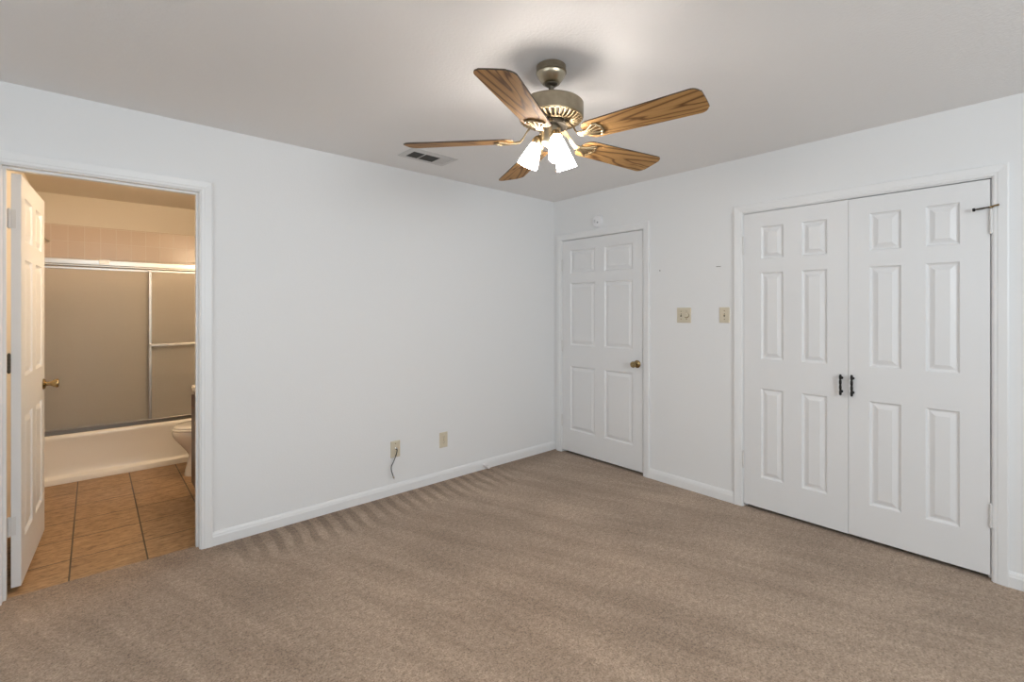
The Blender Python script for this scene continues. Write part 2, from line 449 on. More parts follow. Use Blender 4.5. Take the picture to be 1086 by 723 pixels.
# ---- casings: stepped profile swept round an opening
PROF = [(0, 0), (0, .008), (.006, .011), (.016, .0115), (.019, .0135), (.040, .0155), (.052, .0165), (.057, .0145), (.057, 0)]   # (distance out from opening, height off the wall)
def casing(bm, a0, a1, top, to3):
    """U-shaped casing; to3(u, out, z) -> world point"""
    rings = []
    for u, z, su, sz in ((a0, 0, -1, 0), (a0, top, -1, 1), (a1, top, 1, 1), (a1, 0, 1, 0)):
        rings.append([to3(u + su * d, h, z + sz * d) for d, h in PROF])
    loft(bm, rings)
def jamb(bm, a0, a1, top, to3, depth, stop0, stop1):
    def bb(u0, u1, d0, d1, z0, z1):
        P = [to3(u, -d, z) for u in (u0, u1) for d in (d0, d1) for z in (z0, z1)]
        lo = [min(p[i] for p in P) for i in range(3)]; hi = [max(p[i] for p in P) for i in range(3)]
        box(bm, lo, hi)
    bb(a0 - JT, a0, 0, depth, 0, top + JT); bb(a1, a1 + JT, 0, depth, 0, top + JT); bb(a0, a1, 0, depth, top, top + JT)
    bb(a0, a0 + .011, stop0, stop1, 0, top); bb(a1 - .011, a1, stop0, stop1, 0, top); bb(a0 + .011, a1 - .011, stop0, stop1, top - .011, top)
left3 = lambda u, h, z: Vector((u, YL - h, z))
right3 = lambda u, h, z: Vector((XR - h, u, z))
bath3 = lambda u, h, z: Vector((u, TY + h, z))
rv = .005
bm = BM(); casing(bm, DX0 - rv, DX1 + rv, DT + rv, left3); jamb(bm, DX0, DX1, DT, left3, T, .04, .076)
struct('trim_1', bm, M['trim'], 'white casing and jamb round the bathroom doorway', 'door frame')
bm = BM(); casing(bm, EY0 - rv, EY1 + rv, DT - .008, right3); jamb(bm, EY0, EY1, DT - .012, right3, T, .037, .073)
struct('trim_2', bm, M['trim'], 'white casing round the single entry door in the corner', 'door frame')
bm = BM(); casing(bm, CY0 - rv, CY1 + rv, DT - .004, right3); jamb(bm, CY0, CY1, DT - .009, right3, T, .037, .06)
struct('trim_3', bm, M['trim'], 'wide white casing round the double closet doors', 'door frame')

# ---- baseboards
BP = [(0, 0), (.013, 0), (.013, .052), (.011, .058), (.010, .066), (.006, .074), (.004, .078), (0, .079)]
def base(bm, p0, p1, nrm):
    p0, p1, n = Vector(p0), Vector(p1), Vector(nrm)
    loft(bm, [[p + n * d + Vector((0, 0, z)) for d, z in BP] for p in (p0, p1)])
cw = .057 + rv
bm = BM(); base(bm, (DX1 + cw, YL, 0), (XR, YL, 0), (0, -1, 0)); base(bm, (X0, YL, 0), (DX0 - cw, YL, 0), (0, -1, 0))
struct('baseboard_left', bm, M['trim'], 'white baseboard along the wall beside the bathroom doorway', 'baseboard')
bm = BM(); base(bm, (XR, EY0 - cw, 0), (XR, CY1 + cw, 0), (-1, 0, 0)); base(bm, (XR, CY0 - cw, 0), (XR, Y0, 0), (-1, 0, 0))
struct('baseboard_right', bm, M['trim'], 'white baseboard between entry door and closet', 'baseboard')

# ------------------------------------------------------------------ doors
def panel_face(bm, w, h, cols, rows, y, back):
    """raised six panel face at local y; recess goes to +y (front) or -y (back)"""
    s = 1 if not back else -1
    xs = sorted({0, w, *[c for cc in cols for c in cc]}); zs = sorted({0, h, *[r for rr in rows for r in rr]})
    cache = {}
    def V(x, z, d):
        k = (round(x, 5), round(z, 5), round(d, 5))
        if k not in cache: cache[k] = bm.verts.new((x, y + s * d, z))
        return cache[k]
    def F(*vs):
        bm.faces.new(vs if not back else tuple(reversed(vs)))
    for i in range(len(xs) - 1):
        for j in range(len(zs) - 1):
            x0, x1, z0, z1 = xs[i], xs[i + 1], zs[j], zs[j + 1]
            if (x0, x1) in cols and (z0, z1) in rows:
                wd = min(.040, (x1 - x0) * .27)
                steps = [(0, 0), (.0035, .0045), (.009, .0100), (.013, .0110), (.017, .0110), (wd, .003), (wd + .001, .0022)]
                for (i0, d0), (i1, d1) in zip(steps, steps[1:]):
                    A = [V(x0 + i0, z0 + i0, d0), V(x1 - i0, z0 + i0, d0), V(x1 - i0, z1 - i0, d0), V(x0 + i0, z1 - i0, d0)]
                    B = [V(x0 + i1, z0 + i1, d1), V(x1 - i1, z0 + i1, d1), V(x1 - i1, z1 - i1, d1), V(x0 + i1, z1 - i1, d1)]
                    for k in range(4):
                        l = (k + 1) % 4; F(A[k], A[l], B[l], B[k])
                F(*B)
            else:
                F(V(x0, z0, 0), V(x1, z0, 0), V(x1, z1, 0), V(x0, z1, 0))

def slab_door(parent, w, h, cols, z_off=0):
    th = .035
    rows = [(.23 - z_off, .84 - z_off), (1.04 - z_off, 1.63 - z_off), (1.722 - z_off, 1.942 - z_off)]
    bm = BM()
    panel_face(bm, w, h, cols, rows, 0, False); panel_face(bm, w, h, cols, rows, th, True)
    for a, b in (((0, 0), (w, 0)), ((w, 0), (w, h)), ((w, h), (0, h)), ((0, h), (0, 0))):
        bm.faces.new([bm.verts.new(v) for v in ((a[0], 0, a[1]), (a[0], th, a[1]), (b[0], th, b[1]), (b[0], 0, b[1]))])
    fix(bm)
    return link('door_slab', bm, M['door'], parent)

def knob_mesh(bm, x, z, side, th=.035, m0=0):
    """door knob: rosette, shank and tulip knob; side -1 sticks out at local -y, +1 at the back"""
    mx = axis_mx((x, 0 if side < 0 else th, z), (0, side, 0))
    lathe(bm, [(.0325, 0), (.0325, .004), (.027, .010), (.016, .013), (.0125, .016), (.0115, .028), (.014, .036), (.021, .046), (.026, .058), (.0265, .064), (.024, .069), (.012, .0705), (.010, .069)], 28, mx)

def hinge(parent, x, z0, z1, y=-.006, m='white_metal', r=.0065):
    bm = BM(); n = 5; dz = (z1 - z0) / n
    for k in range(n):
        lathe(bm, [(r, z0 + k * dz + .0006), (r, z0 + (k + 1) * dz - .0006)], 12, Matrix.Translation((x, y, 0)))
    lathe(bm, [(r * .5, z0 - .004), (r * .7, z0 - .002), (r * .7, z1 + .002), (r * .5, z1 + .005)], 10, Matrix.Translation((x, y, 0)))
    return link('hinge', fix(bm), M[m], parent, smooth=40)

# entry door
d2 = thing('door_2', 'closed white six panel entry door with brass knob in the corner', 'door', (XR, 3.1075, .024), (0, 0, R(-90)), kind='structure')
w = .895
slab_door(d2, w, 2.014, [(.1, .395), (.502, .797)], .024)
bm = BM(); knob_mesh(bm, .843, .897, -1); link('knob', fix(bm), M['brass'], d2, smooth=35)
for a, b in ((1.73, 1.835), (.95, 1.055), (.23, .335)): hinge(d2, -.0015, a, b)
# closet doors
d3 = thing('door_3', 'left closet door leaf, white six panel, black pull at its right edge', 'door', (XR, 1.398, .024), (0, 0, R(-90)), kind='structure')
slab_door(d3, .611, 2.018, [(.112, .252), (.36, .501)], .024)
d4 = thing('door_4', 'right closet door leaf, white six panel, brass doorstop on its top hinge', 'door', (XR, .785, .026), (0, 0, R(-90)), kind='structure')
slab_door(d4, .602, 2.014, [(.102, .248), (.352, .489)], .026)
for a, b in ((1.74, 1.862), (.25, .365)):
    hinge(d3, -.002, a, b); hinge(d4, .6045, a - .002, b - .002)
def pull(parent, x, z0, z1):
    bm = BM(); n = 40; L_ = z1 - z0; prof = []
    for k in range(n + 1):
        t = k / n
        r = .0050 + .0022 * abs(math.sin(t * math.pi * 4)) ** .6
        if k in (0, n): r = .003
        prof.append((r, z0 + t * L_))
    lathe(bm, prof, 12, Matrix.Translation((x, -.026, 0)))
    for z in (z0 + .022, z1 - .022):
        tube(bm, [(x, -.025, z), (x, -.001, z)], [.0042, .0055], 10)
        lathe(bm, [(.009, 0), (.009, .002), (.006, .004)], 14, axis_mx((x, 0, z), (0, -1, 0)))
    return link('pull_handle', fix(bm), M['black'], parent, smooth=40)
pull(d3, 1.398 - .821, .834, .961); pull(d4, .785 - .764, .832, .961)
# hinge-pin doorstop on the top right hinge
bm = BM()
zx = 1.868
tube(bm, [(.600, -.012, zx + .003), (.575, -.020, zx - .001), (.549, -.022, zx - .004)], .0036, 10)
for k in range(8):
    t = k / 7; tube(bm, [(.582 - .026 * t, -.019 - .003 * t, zx - .0005 - .003 * t), (.580 - .026 * t, -.019 - .003 * t, zx - .0005 - .003 * t)], .0052, 10)
stp = link('doorstop_rod', fix(bm), M['bronze_dark'], d4, smooth=40)
bm = BM(); lathe(bm, [(.006, 0), (.009, .002), (.0085, .010), (.005, .012)], 14, axis_mx((.549, -.022, zx - .004), (-1, -.05, -.1))); o = link('bumper', fix(bm), M['black'], stp, smooth=40)
bm = BM(); lathe(bm, [(.008, -.004), (.010, -.003), (.010, .003), (.008, .004)], 16, Matrix.Translation((.6045, -.006, zx + .002))); tube(bm, [(.604, -.010, zx + .003), (.618, -.019, zx + .006), (.634, -.022, zx + .008)], [.005, .004, .0055], 10); link('brass_collar', fix(bm), M['brass'], stp, smooth=40)

# bathroom door, swung into the bathroom
d1 = thing('door_1', 'white six panel bathroom door standing open into the bathroom', 'door', (-.267, 3.338, .02), (0, 0, R(87)), kind='structure')
w1 = .757
slab_door(d1, w1, 2.022, [(.1, .325), (.432, .657)], .02)
bm = BM(); knob_mesh(bm, w1 - .06, .905, -1); link('knob', fix(bm), M['brass'], d1, smooth=35)
bm = BM(); knob_mesh(bm, w1 - .06, .905, 1); link('knob', fix(bm), M['brass'], d1, smooth=35)
bm = BM(); box(bm, (w1 - .0002, .005, .875), (w1 + .0012, .030, .935)); link('latch_plate', bm, M['brass'], d1)
for z0, z1, mt in ((1.755, 1.845, 'white_metal'), (1.05, 1.14, 'bronze_dark'), (.255, .345, 'white_metal')):
    h = hinge(d1, -.0055, z0, z1, y=.041, m=mt)
    if mt == 'white_metal':
        bm = BM(); box(bm, (-.0022, .017, z0), (0, .038, z1))                            # leaf on the door edge
        for k in range(3): lathe(bm, [(.0035, 0), (.0035, .0008)], 10, axis_mx((-.0022, .022 + .009 * (k % 2), z0 + .018 + k * (z1 - z0 - .036) / 2), (-1, 0, 0)))
        link('hinge_leaf', fix(bm), M['white_metal'], h)
bm = BM()
for z0, z1 in ((1.775, 1.865), (1.07, 1.16), (.275, .365)):                              # leaves let into the jamb
    for k in range(2): box(bm, (DX0 - .0005, TY - .032, z0 + .012 + .045 * k), (DX0 + .0018, TY - .006, z0 + .033 + .045 * k))
link('hinge_leaf', bm, M['bronze_dark'], bpy.data.objects['trim_1'])

# ------------------------------------------------------------------ ceiling fan
FX, FY = 1.498, 1.432
fan = thing('ceiling_fan', 'antique bronze ceiling fan with five oak blades and three lit shades', 'ceiling fan', (FX, FY, H))
def zr(z): return CAM_H + (z - CAM_H) * 1.0274 - H
bm = BM(); lathe(bm, [(.062, 0), (.0645, -.003), (.0645, -.024), (.0665, -.026), (.0665, -.031), (.063, -.033), (.0625, -.037), (.0585, -.046), (.0520, -.057), (.0450, -.067), (.0395, -.074), (.0365, -.0765), (.030, -.0775)], 48); link('canopy', fix(bm), M['bronze'], fan, smooth=30)
bm = BM(); lathe(bm, [(.028, -.0765), (.0275, -.081), (.0215, -.087), (.0135, -.091), (.0118, -.096), (.0118, -.142), (.018, -.145), (.021, -.148), (.021, -.175)], 28); link('downrod', fix(bm), M['bronze_dark'], fan, smooth=30)
RM = .140
bm = BM()
lathe(bm, [(.030, zr(2.262)), (.095, zr(2.260)), (.124, zr(2.257)), (.133, zr(2.253)), (RM, zr(2.246)), (RM, zr(2.190)), (.1345, zr(2.186))], 72, cap1=False)
motor = link('motor_housing', fix(bm), M['bronze'], fan, smooth=30)
bm = BM()
lathe(bm, [(.1345, zr(2.187)), (.128, zr(2.186)), (.078, zr(2.176)), (.070, zr(2.175))], 72, cap0=True, cap1=True)
link('vent_backing', fix(bm), M['bronze_dark'], motor, smooth=30)
bm = BM()
nv = 36
for k in range(nv):
    a = 2 * math.pi * k / nv; sw = .10
    pts = []
    for t in (0, .25, .5, .75, 1):
        r = .134 + (.082 - .134) * t; z = 2.186 - .014 * t - .004 * math.sin(math.pi * t); aa = a + sw * t
        pts.append((r * math.cos(aa), r * math.sin(aa), zr(z)))
    tube(bm, pts, [.0052, .0050, .0046, .0042, .0038], 8)
for r, z in ((.1335, 2.187), (.082, 2.171)):
    tube(bm, [(r * math.cos(2 * math.pi * i / 64), r * math.sin(2 * math.pi * i / 64), zr(z)) for i in range(65)], .004, 8)
link('vent_ribs', fix(bm), M['bronze_light'], motor, smooth=40)
bm = BM(); lathe(bm, [(.060, zr(2.178)), (.072, zr(2.176)), (.0745, zr(2.171)), (.0745, zr(2.156)), (.071, zr(2.151)), (.046, zr(2.150))], 48)
for k in range(5):
    a = R(-80.8 + 72 * k); mx = Matrix.Rotation(a, 4, 'Z')
    box(bm, (.060, -.018, zr(2.154)), (.078, .018, zr(2.170)), mx)
link('flywheel', fix(bm), M['bronze_dark'], fan, smooth=30)
bm = BM(); lathe(bm, [(.042, zr(2.154)), (.0445, zr(2.150)), (.0445, zr(2.092)), (.043, zr(2.086)), (.036, zr(2.078)), (.020, zr(2.068)), (.012, zr(2.058)), (.006, zr(2.054))], 40)
sw = link('switch_housing', fix(bm), M['bronze'], fan, smooth=30)
bm = BM(); mx = axis_mx((.0445 * math.cos(R(236)), .0445 * math.sin(R(236)), zr(2.117)), (math.cos(R(236)), math.sin(R(236)), 0)); lathe(bm, [(.005, -.002), (.005, .003), (.003, .006)], 12, mx); link('reverse_switch', fix(bm), M['black'], sw, smooth=40)

# blades
def blade_outline():
    r0, r1, w0, w1 = .165, .649, .061, .076
    pts = []
    def arc(cx, cy, rad, a0, a1, n=7):
        for i in range(n + 1):
            a = R(a0 + (a1 - a0) * i / n); pts.append((cx + rad * math.cos(a), cy + rad * math.sin(a)))
    arc(r0 + .042, -(w0 - .042), .042, 180, 270)
    arc(r1 - .034, -(w1 - .034), .034, -90, -14, 6)
    for i in range(1, 8):
        y = -w1 * .86 + 2 * w1 * .86 * i / 8; pts.append((r1 + .004 * (1 - (y / w1) ** 2), y))
    arc(r1 - .034, w1 - .034, .034, 14, 90, 6)
    arc(r0 + .042, w0 - .042, .042, 90, 180)
    return pts
out = blade_outline()
bm = BM(); prism(bm, out, -.003, .003, mis=1); fix(bm)
blade_me = None
BZ = 2.099
def iron_bm():
    bm = BM(); z = -.0068
    # arm dropping from the flywheel to the blade root
    pts = [(.070, 0, .060), (.088, 0, .056), (.106, 0, .038), (.122, 0, .012), (.136, 0, -.003), (.156, 0, -.0065)]
    rings = []
    for (x, y, zz), hw in zip(pts, (.018, .013, .009, .009, .011, .018)):
        rings.append([(x, -hw, zz - .0045), (x, hw, zz - .0045), (x, hw * .8, zz + .0035), (x, -hw * .8, zz + .0035)])
    loft(bm, rings)
    # scallop shaped foot: rim and ribs with open slots
    tips = []
    for a in (-27, -14, 0, 14, 27):
        L_ = .094 - .012 * abs(a) / 27
        tip = (.150 + L_ * math.cos(R(a)), L_ * math.sin(R(a)) * 1.12, z); tips.append(tip)
        tube(bm, [(.150, math.sin(R(a)) * .020, z), (.185, (tip[1]) * .36, z - .003), tip], [.0048, .0046, .0040], 8)
    rim = []
    for i in range(len(tips) - 1):
        a, b = Vector(tips[i]), Vector(tips[i + 1])
        for t in (0, .33, .66):
            p = a.lerp(b, t); p.x += .006 * math.sin(math.pi * t); rim.append(p)
    rim.append(Vector(tips[-1]))
    tube(bm, rim, .0052, 8)
    for s in (1, 3): lathe(bm, [(.0055, 0), (.0045, .004)], 10, axis_mx((.205, tips[s][1] * .6, z), (0, 0, -1)))
    return fix(bm)
blade0 = link('blade', bm, [M['oak'], M['blade_edge']], fan, bevel=.0012)
iron0 = link('blade_iron', iron_bm(), M['bronze_light'], blade0, smooth=40)
for k, az in enumerate((-80.0, -8.2, 64.8, 132.0, 207.2)):
    if k == 0: b, i = blade0, iron0
    else:
        b = blade0.copy(); C.objects.link(b); b.parent = fan
        i = iron0.copy(); C.objects.link(i); i.parent = b
    b.location = (0, 0, zr(BZ)); b.rotation_euler = (R(-12), 0, R(az))

# light kit: three shades, one towards the camera
sh = BM()
prof = [(.0215, .0), (.0235, -.012), (.028, -.028), (.034, -.050), (.0395, -.074), (.0435, -.091), (.0455, -.103), (.0462, -.107), (.0448, -.1065), (.0425, -.092), (.0385, -.073), (.0325, -.049), (.0265, -.027), (.0220, -.012), (.0200, -.002)]
lathe(sh, prof, 48, cap0=False, cap1=False, flute=lambda z: .022 * max(0, 1 - abs(z + .03) / .035)); fix(sh)
bl = BM(); lathe(bl, [(.010, -.004), (.011, -.020), (.017, -.036), (.021, -.052), (.0185, -.068), (.010, -.075), (.003, -.077)], 24); fix(bl)
ft = BM(); lathe(ft, [(.008, .030), (.014, .028), (.021, .018), (.0245, .008), (.0255, -.004), (.0245, -.007)], 32); fix(ft)
shade0 = link('light_shade', sh, M['shade'], fan, smooth=60)
bulb0 = link('bulb', bl, M['bulb'], shade0, smooth=60)
fit0 = link('shade_fitter', ft, M['bronze_light'], shade0, smooth=40)
for k, az in enumerate((242.5, 2.5, 122.5)):
    a = R(az); tilt = R(24)
    if k == 0: s, b, f = shade0, bulb0, fit0
    else:
        s = shade0.copy(); b = bulb0.copy(); f = fit0.copy()
        for q in (s, b, f): C.objects.link(q)
        s.parent = fan; b.parent = s; f.parent = s
    s.location = (.064 * math.cos(a), .064 * math.sin(a), zr(2.092)); s.rotation_euler = (0, -tilt, a)
    bm = BM(); tube(bm, [(.036 * math.cos(a), .036 * math.sin(a), zr(2.100)), (.048 * math.cos(a), .048 * math.sin(a), zr(2.118)), (.056 * math.cos(a), .056 * math.sin(a), zr(2.116))], [.008, .0085, .010], 10)
    link('light_arm', fix(bm), M['bronze_light'], fan, smooth=40)

# ------------------------------------------------------------------ ceiling vent
vx0, vx1, vy0, vy1 = 1.565, 1.928, 2.745, 2.955
vent = thing('ceiling_vent', 'white ceiling air vent with three louver sections behind the fan', 'air vent', ((vx0 + vx1) / 2, (vy0 + vy1) / 2, H))
cxv, cyv = (vx0 + vx1) / 2, (vy0 + vy1) / 2
bm = BM(); hx, hy = (vx1 - vx0) / 2, (vy1 - vy0) / 2
ix, iy = hx - .036, hy - .046
def frame_ring(bm, ox, oy, ix, iy, z0, z1, z2):
    r = []
    for x, y, z in ((ox, oy, z0), (ox, oy, z1), (ix, iy, z2), (ix, iy, z0)):
        r.append([Vector((sx * x, sy * y, z)) for sx, sy in ((-1, -1), (1, -1), (1, 1), (-1, 1))])
    r.append(r[0])
    vr = [[bm.verts.new(p) for p in q] for q in r[:-1]]; vr.append(vr[0])
    for a, b in zip(vr, vr[1:]):
        for i in range(4):
            j = (i + 1) % 4; bm.faces.new((a[i], a[j], b[j], b[i]))
frame_ring(bm, hx, hy, ix, iy, 0, -.004, -.009)
d1x, d2x = 1.692 - cxv, 1.815 - cxv
for x in (d1x, d2x): box(bm, (x - .004, -iy, -.008), (x + .004, iy, -.0005))
link('vent_frame', fix(bm), M['vent_paint'], vent, bevel=.001)
bm = BM(); box(bm, (-ix, -iy, -.0014), (ix, iy, -.0004)); link('vent_duct', bm, M['dark'], vent)
def slats(x0, x1, ang, n, along):
    bm = BM()
    for k in range(n):
        if along == 'x':
            c = -iy + 2 * iy * (k + .5) / n; mx = Matrix.Translation((0, c, -.0048)) @ Matrix.Rotation(R(ang), 4, 'X')
            box(bm, (x0, -.0045, -.0004), (x1, .0045, .0004), mx)
        else:
            c = x0 + (x1 - x0) * (k + .5) / n; mx = Matrix.Translation((c, 0, -.0048)) @ Matrix.Rotation(R(ang), 4, 'Y')
            box(bm, (-.0045, -iy, -.0004), (.0045, iy, .0004), mx)
    return bm
link('vent_louvers', slats(-ix, d1x - .004, -50, 10, 'x'), M['vent_shaded'], vent)
link('vent_louvers', slats(d1x + .004, d2x - .004, -50, 10, 'x'), M['vent_shaded'], vent)
link('vent_louvers', slats(d2x + .004, ix, 18, 9, 'y'), M['vent_paint'], vent)

# ------------------------------------------------------------------ wall fittings
det = thing('smoke_alarm', 'small round white alarm on the wall above the entry door', 'alarm', (XR, 2.674, 2.172), (0, 0, R(-90)))
bm = BM(); lathe(bm, [(.054, 0), (.054, .012), (.052, .020), (.047, .027), (.036, .030), (.012, .031)], 40, axis_mx((0, 0, 0), (0, -1, 0))); body = link('alarm_body', fix(bm), M['white_plastic'], det, smooth=30)
bm = BM()
for k in range(5): box(bm, (-.026, -.0322, .012 - k * .006), (-.008, -.0295, .0142 - k * .006))
link('sound_grille', bm, M['grey_plastic'], det)
bm = BM(); lathe(bm, [(.008, .029), (.008, .033), (.005, .034)], 20, axis_mx((.014, 0, -.012), (0, -1, 0))); link('test_button', fix(bm), M['grey_plastic'], det, smooth=40)

def plate_bm(w, h):
    bm = BM(); rings = []
    for d, ins in ((0, 0), (.003, 0), (.0052, .0025), (.006, .007)):
        x, z = w / 2 - ins, h / 2 - ins
        rings.append([Vector((sx * x, -d, sz * z)) for sx, sz in ((-1, -1), (1, -1), (1, 1), (-1, 1))])
    loft(bm, rings, False, True); return fix(bm)
def screws(parent, pts):
    for x, z in pts:
        bm = BM(); lathe(bm, [(.0035, .0055), (.0035, .0068), (.002, .0074)], 12, axis_mx((x, 0, z), (0, -1, 0))); link('screw', fix(bm), M['brass'], parent)
def toggle(parent, x):
    bm = BM(); box(bm, (x - .005, -.0066, -.012), (x + .005, -.0058, .012)); link('toggle_slot', bm, M['almond_dark'], parent)
    bm = BM(); mx = Matrix.Translation((x, -.006, .002)) @ Matrix.Rotation(R(-28), 4, 'X'); box(bm, (-.0038, -.014, -.004), (.0038, 0, .004), mx); link('toggle', bm, M['almond'], parent, bevel=.001)
p1 = thing('switch_plate', 'almond double switch plate with toggle and round dimmer knob beside entry door', 'light switch', (XR, 1.846, 1.334), (0, 0, R(-90)), 'switch plates on the right wall')
link('plate', plate_bm(.115, .116), M['almond'], p1); toggle(p1, -.023)
bm = BM(); lathe(bm, [(.016, .005), (.0175, .007), (.0165, .014), (.014, .019), (.008, .020)], 28, axis_mx((.023, 0, 0), (0, -1, 0))); link('dimmer_knob', fix(bm), M['almond'], p1, smooth=40)
bm = BM(); lathe(bm, [(.0200, .0055), (.0200, .0068)], 28, axis_mx((.023, 0, -.001), (0, -1, 0))); link('dimmer_collar', fix(bm), M['brass'], p1, smooth=40)
screws(p1, [(-.023, .03), (-.023, -.03), (.023, .03), (.023, -.03)])
p2 = thing('switch_plate', 'almond single switch plate just left of the closet casing', 'light switch', (XR, 1.533, 1.338), (0, 0, R(-90)), 'switch plates on the right wall')
link('plate', plate_bm(.075, .112), M['almond'], p2); toggle(p2, 0); screws(p2, [(0, .03), (0, -.03)])

o1 = thing('cable_plate', 'almond cable wall plate with a black cable coming out', 'wall plate', (1.687, YL, .336))
link('plate', plate_bm(.077, .122), M['almond'], o1)
bm = BM(); lathe(bm, [(.008, .005), (.008, .008), (.0055, .009), (.0055, .016)], 12, axis_mx((.002, 0, .004), (0, -1, 0))); link('coax_jack', fix(bm), M['chrome'], o1, smooth=40)
screws(o1, [(0, .042), (0, -.042)])
bm = BM()
cp = [(.002, -.012, .004), (.001, -.026, .000), (-.006, -.036, -.020), (-.022, -.042, -.050), (-.038, -.044, -.080), (-.052, -.042, -.110), (-.052, -.042, -.140), (-.044, -.042, -.165), (-.034, -.041, -.192)]
fine = []
for i in range(len(cp) - 1):
    p0, p1_, p2_, p3 = [Vector(cp[max(0, min(len(cp) - 1, j))]) for j in (i - 1, i, i + 1, i + 2)]
    for k in range(4):
        t = k / 4
        fine.append(.5 * ((2 * p1_) + (-p0 + p2_) * t + (2 * p0 - 5 * p1_ + 4 * p2_ - p3) * t * t + (-p0 + 3 * p1_ - 3 * p2_ + p3) * t ** 3))
fine.append(Vector(cp[-1]))
tube(bm, fine, .0035, 10)
cab = link('cable', fix(bm), M['cable'], o1, smooth=60)
bm = BM(); e = Vector(cp[-1]); dd = (Vector(cp[-1]) - Vector(cp[-2])).normalized()
lathe(bm, [(.0045, -.012), (.0058, -.008), (.0058, .008), (.0045, .010), (.0015, .011), (.0012, .020)], 12, axis_mx(e, dd)); link('connector', fix(bm), M['chrome'], cab, smooth=40)

o2 = thing('outlet', 'almond duplex power outlet on the long wall right of the cable plate', 'outlet', (2.113, YL, .327))
link('plate', plate_bm(.076, .122), M['almond'], o2); screws(o2, [(0, 0)])
for zc in (.0215, -.0215):
    bm = BM(); pts = []
    for i in range(24):
        a = 2 * math.pi * i / 24; pts.append((.0165 * math.cos(a), max(-.0135, min(.0135, .0165 * math.sin(a)))))
    prism(bm, pts, .005, .0078, axis_mx((0, 0, zc), (0, -1, 0))); rc = link('receptacle', fix(bm), M['almond'], o2)
    bm = BM()
    for x in (-.006, .006): box(bm, (x - .0011, -.0081, zc), (x + .0011, -.0070, zc + .008))
    lathe(bm, [(.0024, .0070), (.0024, .0081)], 10, axis_mx((0, 0, zc - .006), (0, -1, 0))); link('slots', fix(bm), M['almond_dark'], rc)

ds = thing('doorstop', 'short white doorstop sticking out of the baseboard near the corner', 'doorstop', (2.522, YL - .0128, .036))
bm = BM(); mx = axis_mx((0, 0, 0), (0, -1, 0)); lathe(bm, [(.016, 0), (.016, .003), (.011, .006), (.0085, .012), (.0075, .050)], 20, mx); link('stop_rod', fix(bm), M['rubber'], ds, smooth=40)
bm = BM(); lathe(bm, [(.009, .048), (.0135, .051), (.0135, .068), (.010, .072)], 20, mx); link('rubber_tip', fix(bm), M['rubber'], ds, smooth=40)

n1 = BM(); lathe(n1, [(.0018, -.004), (.0018, .010), (.0042, .0102), (.0042, .0118)], 12, axis_mx((XR, 2.049, 1.690), (-1, 0, 0))); tag(link('nail', fix(n1), M['nail'], smooth=40), 'tiny nail head in the wall right of the entry door', 'nail', 'nails left in the right wall')
n2 = BM(); tube(n2, [(XR + .004, 1.560, 1.692), (XR - .010, 1.568, 1.691), (XR - .018, 1.584, 1.690)], [.0016, .0016, .0020], 8); lathe(n2, [(.0035, 0), (.0035, .0014)], 10, axis_mx((XR - .018, 1.584, 1.690), (-.5, .8, -.05))); tag(link('nail', fix(n2), M['nail'], smooth=40), 'bent nail in the wall above the single switch plate', 'nail', 'nails left in the right wall')

# ------------------------------------------------------------------ bathroom: tub and shower doors
TF = 5.150
tub = thing('bathtub', 'white enamel bathtub along the far bathroom wall', 'bathtub', ((BX0 + BX1) / 2, TF, -.004))
hx = (BX1 - BX0) / 2 - .002
bm = BM()
ap = [(.030, 0), (.000, .002), (.000, .040), (.004, .050), (.020, .060), (.026, .075), (.026, .14), (.022, .24), (.012, .315), (.003, .345), (.000, .362), (.001, .374), (.006, .383), (.014, .388), (.030, .390), (.030, .30)]
loft(bm, [[Vector((x, y, z)) for y, z in ap] for x in (-hx, hx)])
link('apron', fix(bm), M['tub'], tub, smooth=50)
bm = BM()
def rrect(x0, x1, y0, y1, r, z, n=6):
    pts = []
    for cx, cy, a0 in ((x1 - r, y0 + r, -90), (x1 - r, y1 - r, 0), (x0 + r, y1 - r, 90), (x0 + r, y0 + r, 180)):
        for i in range(n + 1):
            a = R(a0 + 90 * i / n); pts.append(Vector((cx + r * math.cos(a), cy + r * math.sin(a), z)))
    return pts
D = BY1 - TF - .012
loft(bm, [rrect(-hx, hx, .028, D, .002, .30), rrect(-hx, hx, .028, D, .002, .390), rrect(-hx + .07, hx - .07, .10, D - .05, .10, .390), rrect(-hx + .08, hx - .08, .108, D - .058, .10, .382), rrect(-hx + .12, hx - .16, .135, D - .085, .11, .14), rrect(-hx + .17, hx - .26, .19, D - .14, .10, .06)], False, True)
link('basin', fix(bm), M['tub'], tub, smooth=50)

fy = 5.200
shf = thing('shower_enclosure', 'aluminium sliding shower door frame on the bathtub rim', 'shower frame', ((BX0 + BX1) / 2, fy, .386))
bm = BM()
lz = lambda z: z - .386
box(bm, (-hx + .009, -.028, lz(1.728)), (hx - .009, .032, lz(1.742))); box(bm, (-hx + .009, -.030, lz(1.742)), (hx - .009, .034, lz(1.786)))
hd = link('header_rail', bm, M['alu'], shf, bevel=.004)
bm = BM(); box(bm, (-.330, -.034, lz(1.752)), (-.262, -.028, lz(1.790))); link('header_clip', bm, M['white_plastic'], shf, bevel=.003)
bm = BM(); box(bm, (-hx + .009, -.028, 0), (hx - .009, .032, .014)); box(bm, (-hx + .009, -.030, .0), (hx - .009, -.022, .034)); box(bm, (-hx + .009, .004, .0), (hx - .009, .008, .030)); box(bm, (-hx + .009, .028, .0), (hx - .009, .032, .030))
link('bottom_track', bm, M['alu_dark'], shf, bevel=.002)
for s in (-1, 1):
    bm = BM(); a, b = sorted((s * (hx - .009), s * (hx - .029))); box(bm, (a, -.026, .036), (b, .030, lz(1.727))); link('side_rail', bm, M['alu'], shf, bevel=.003)

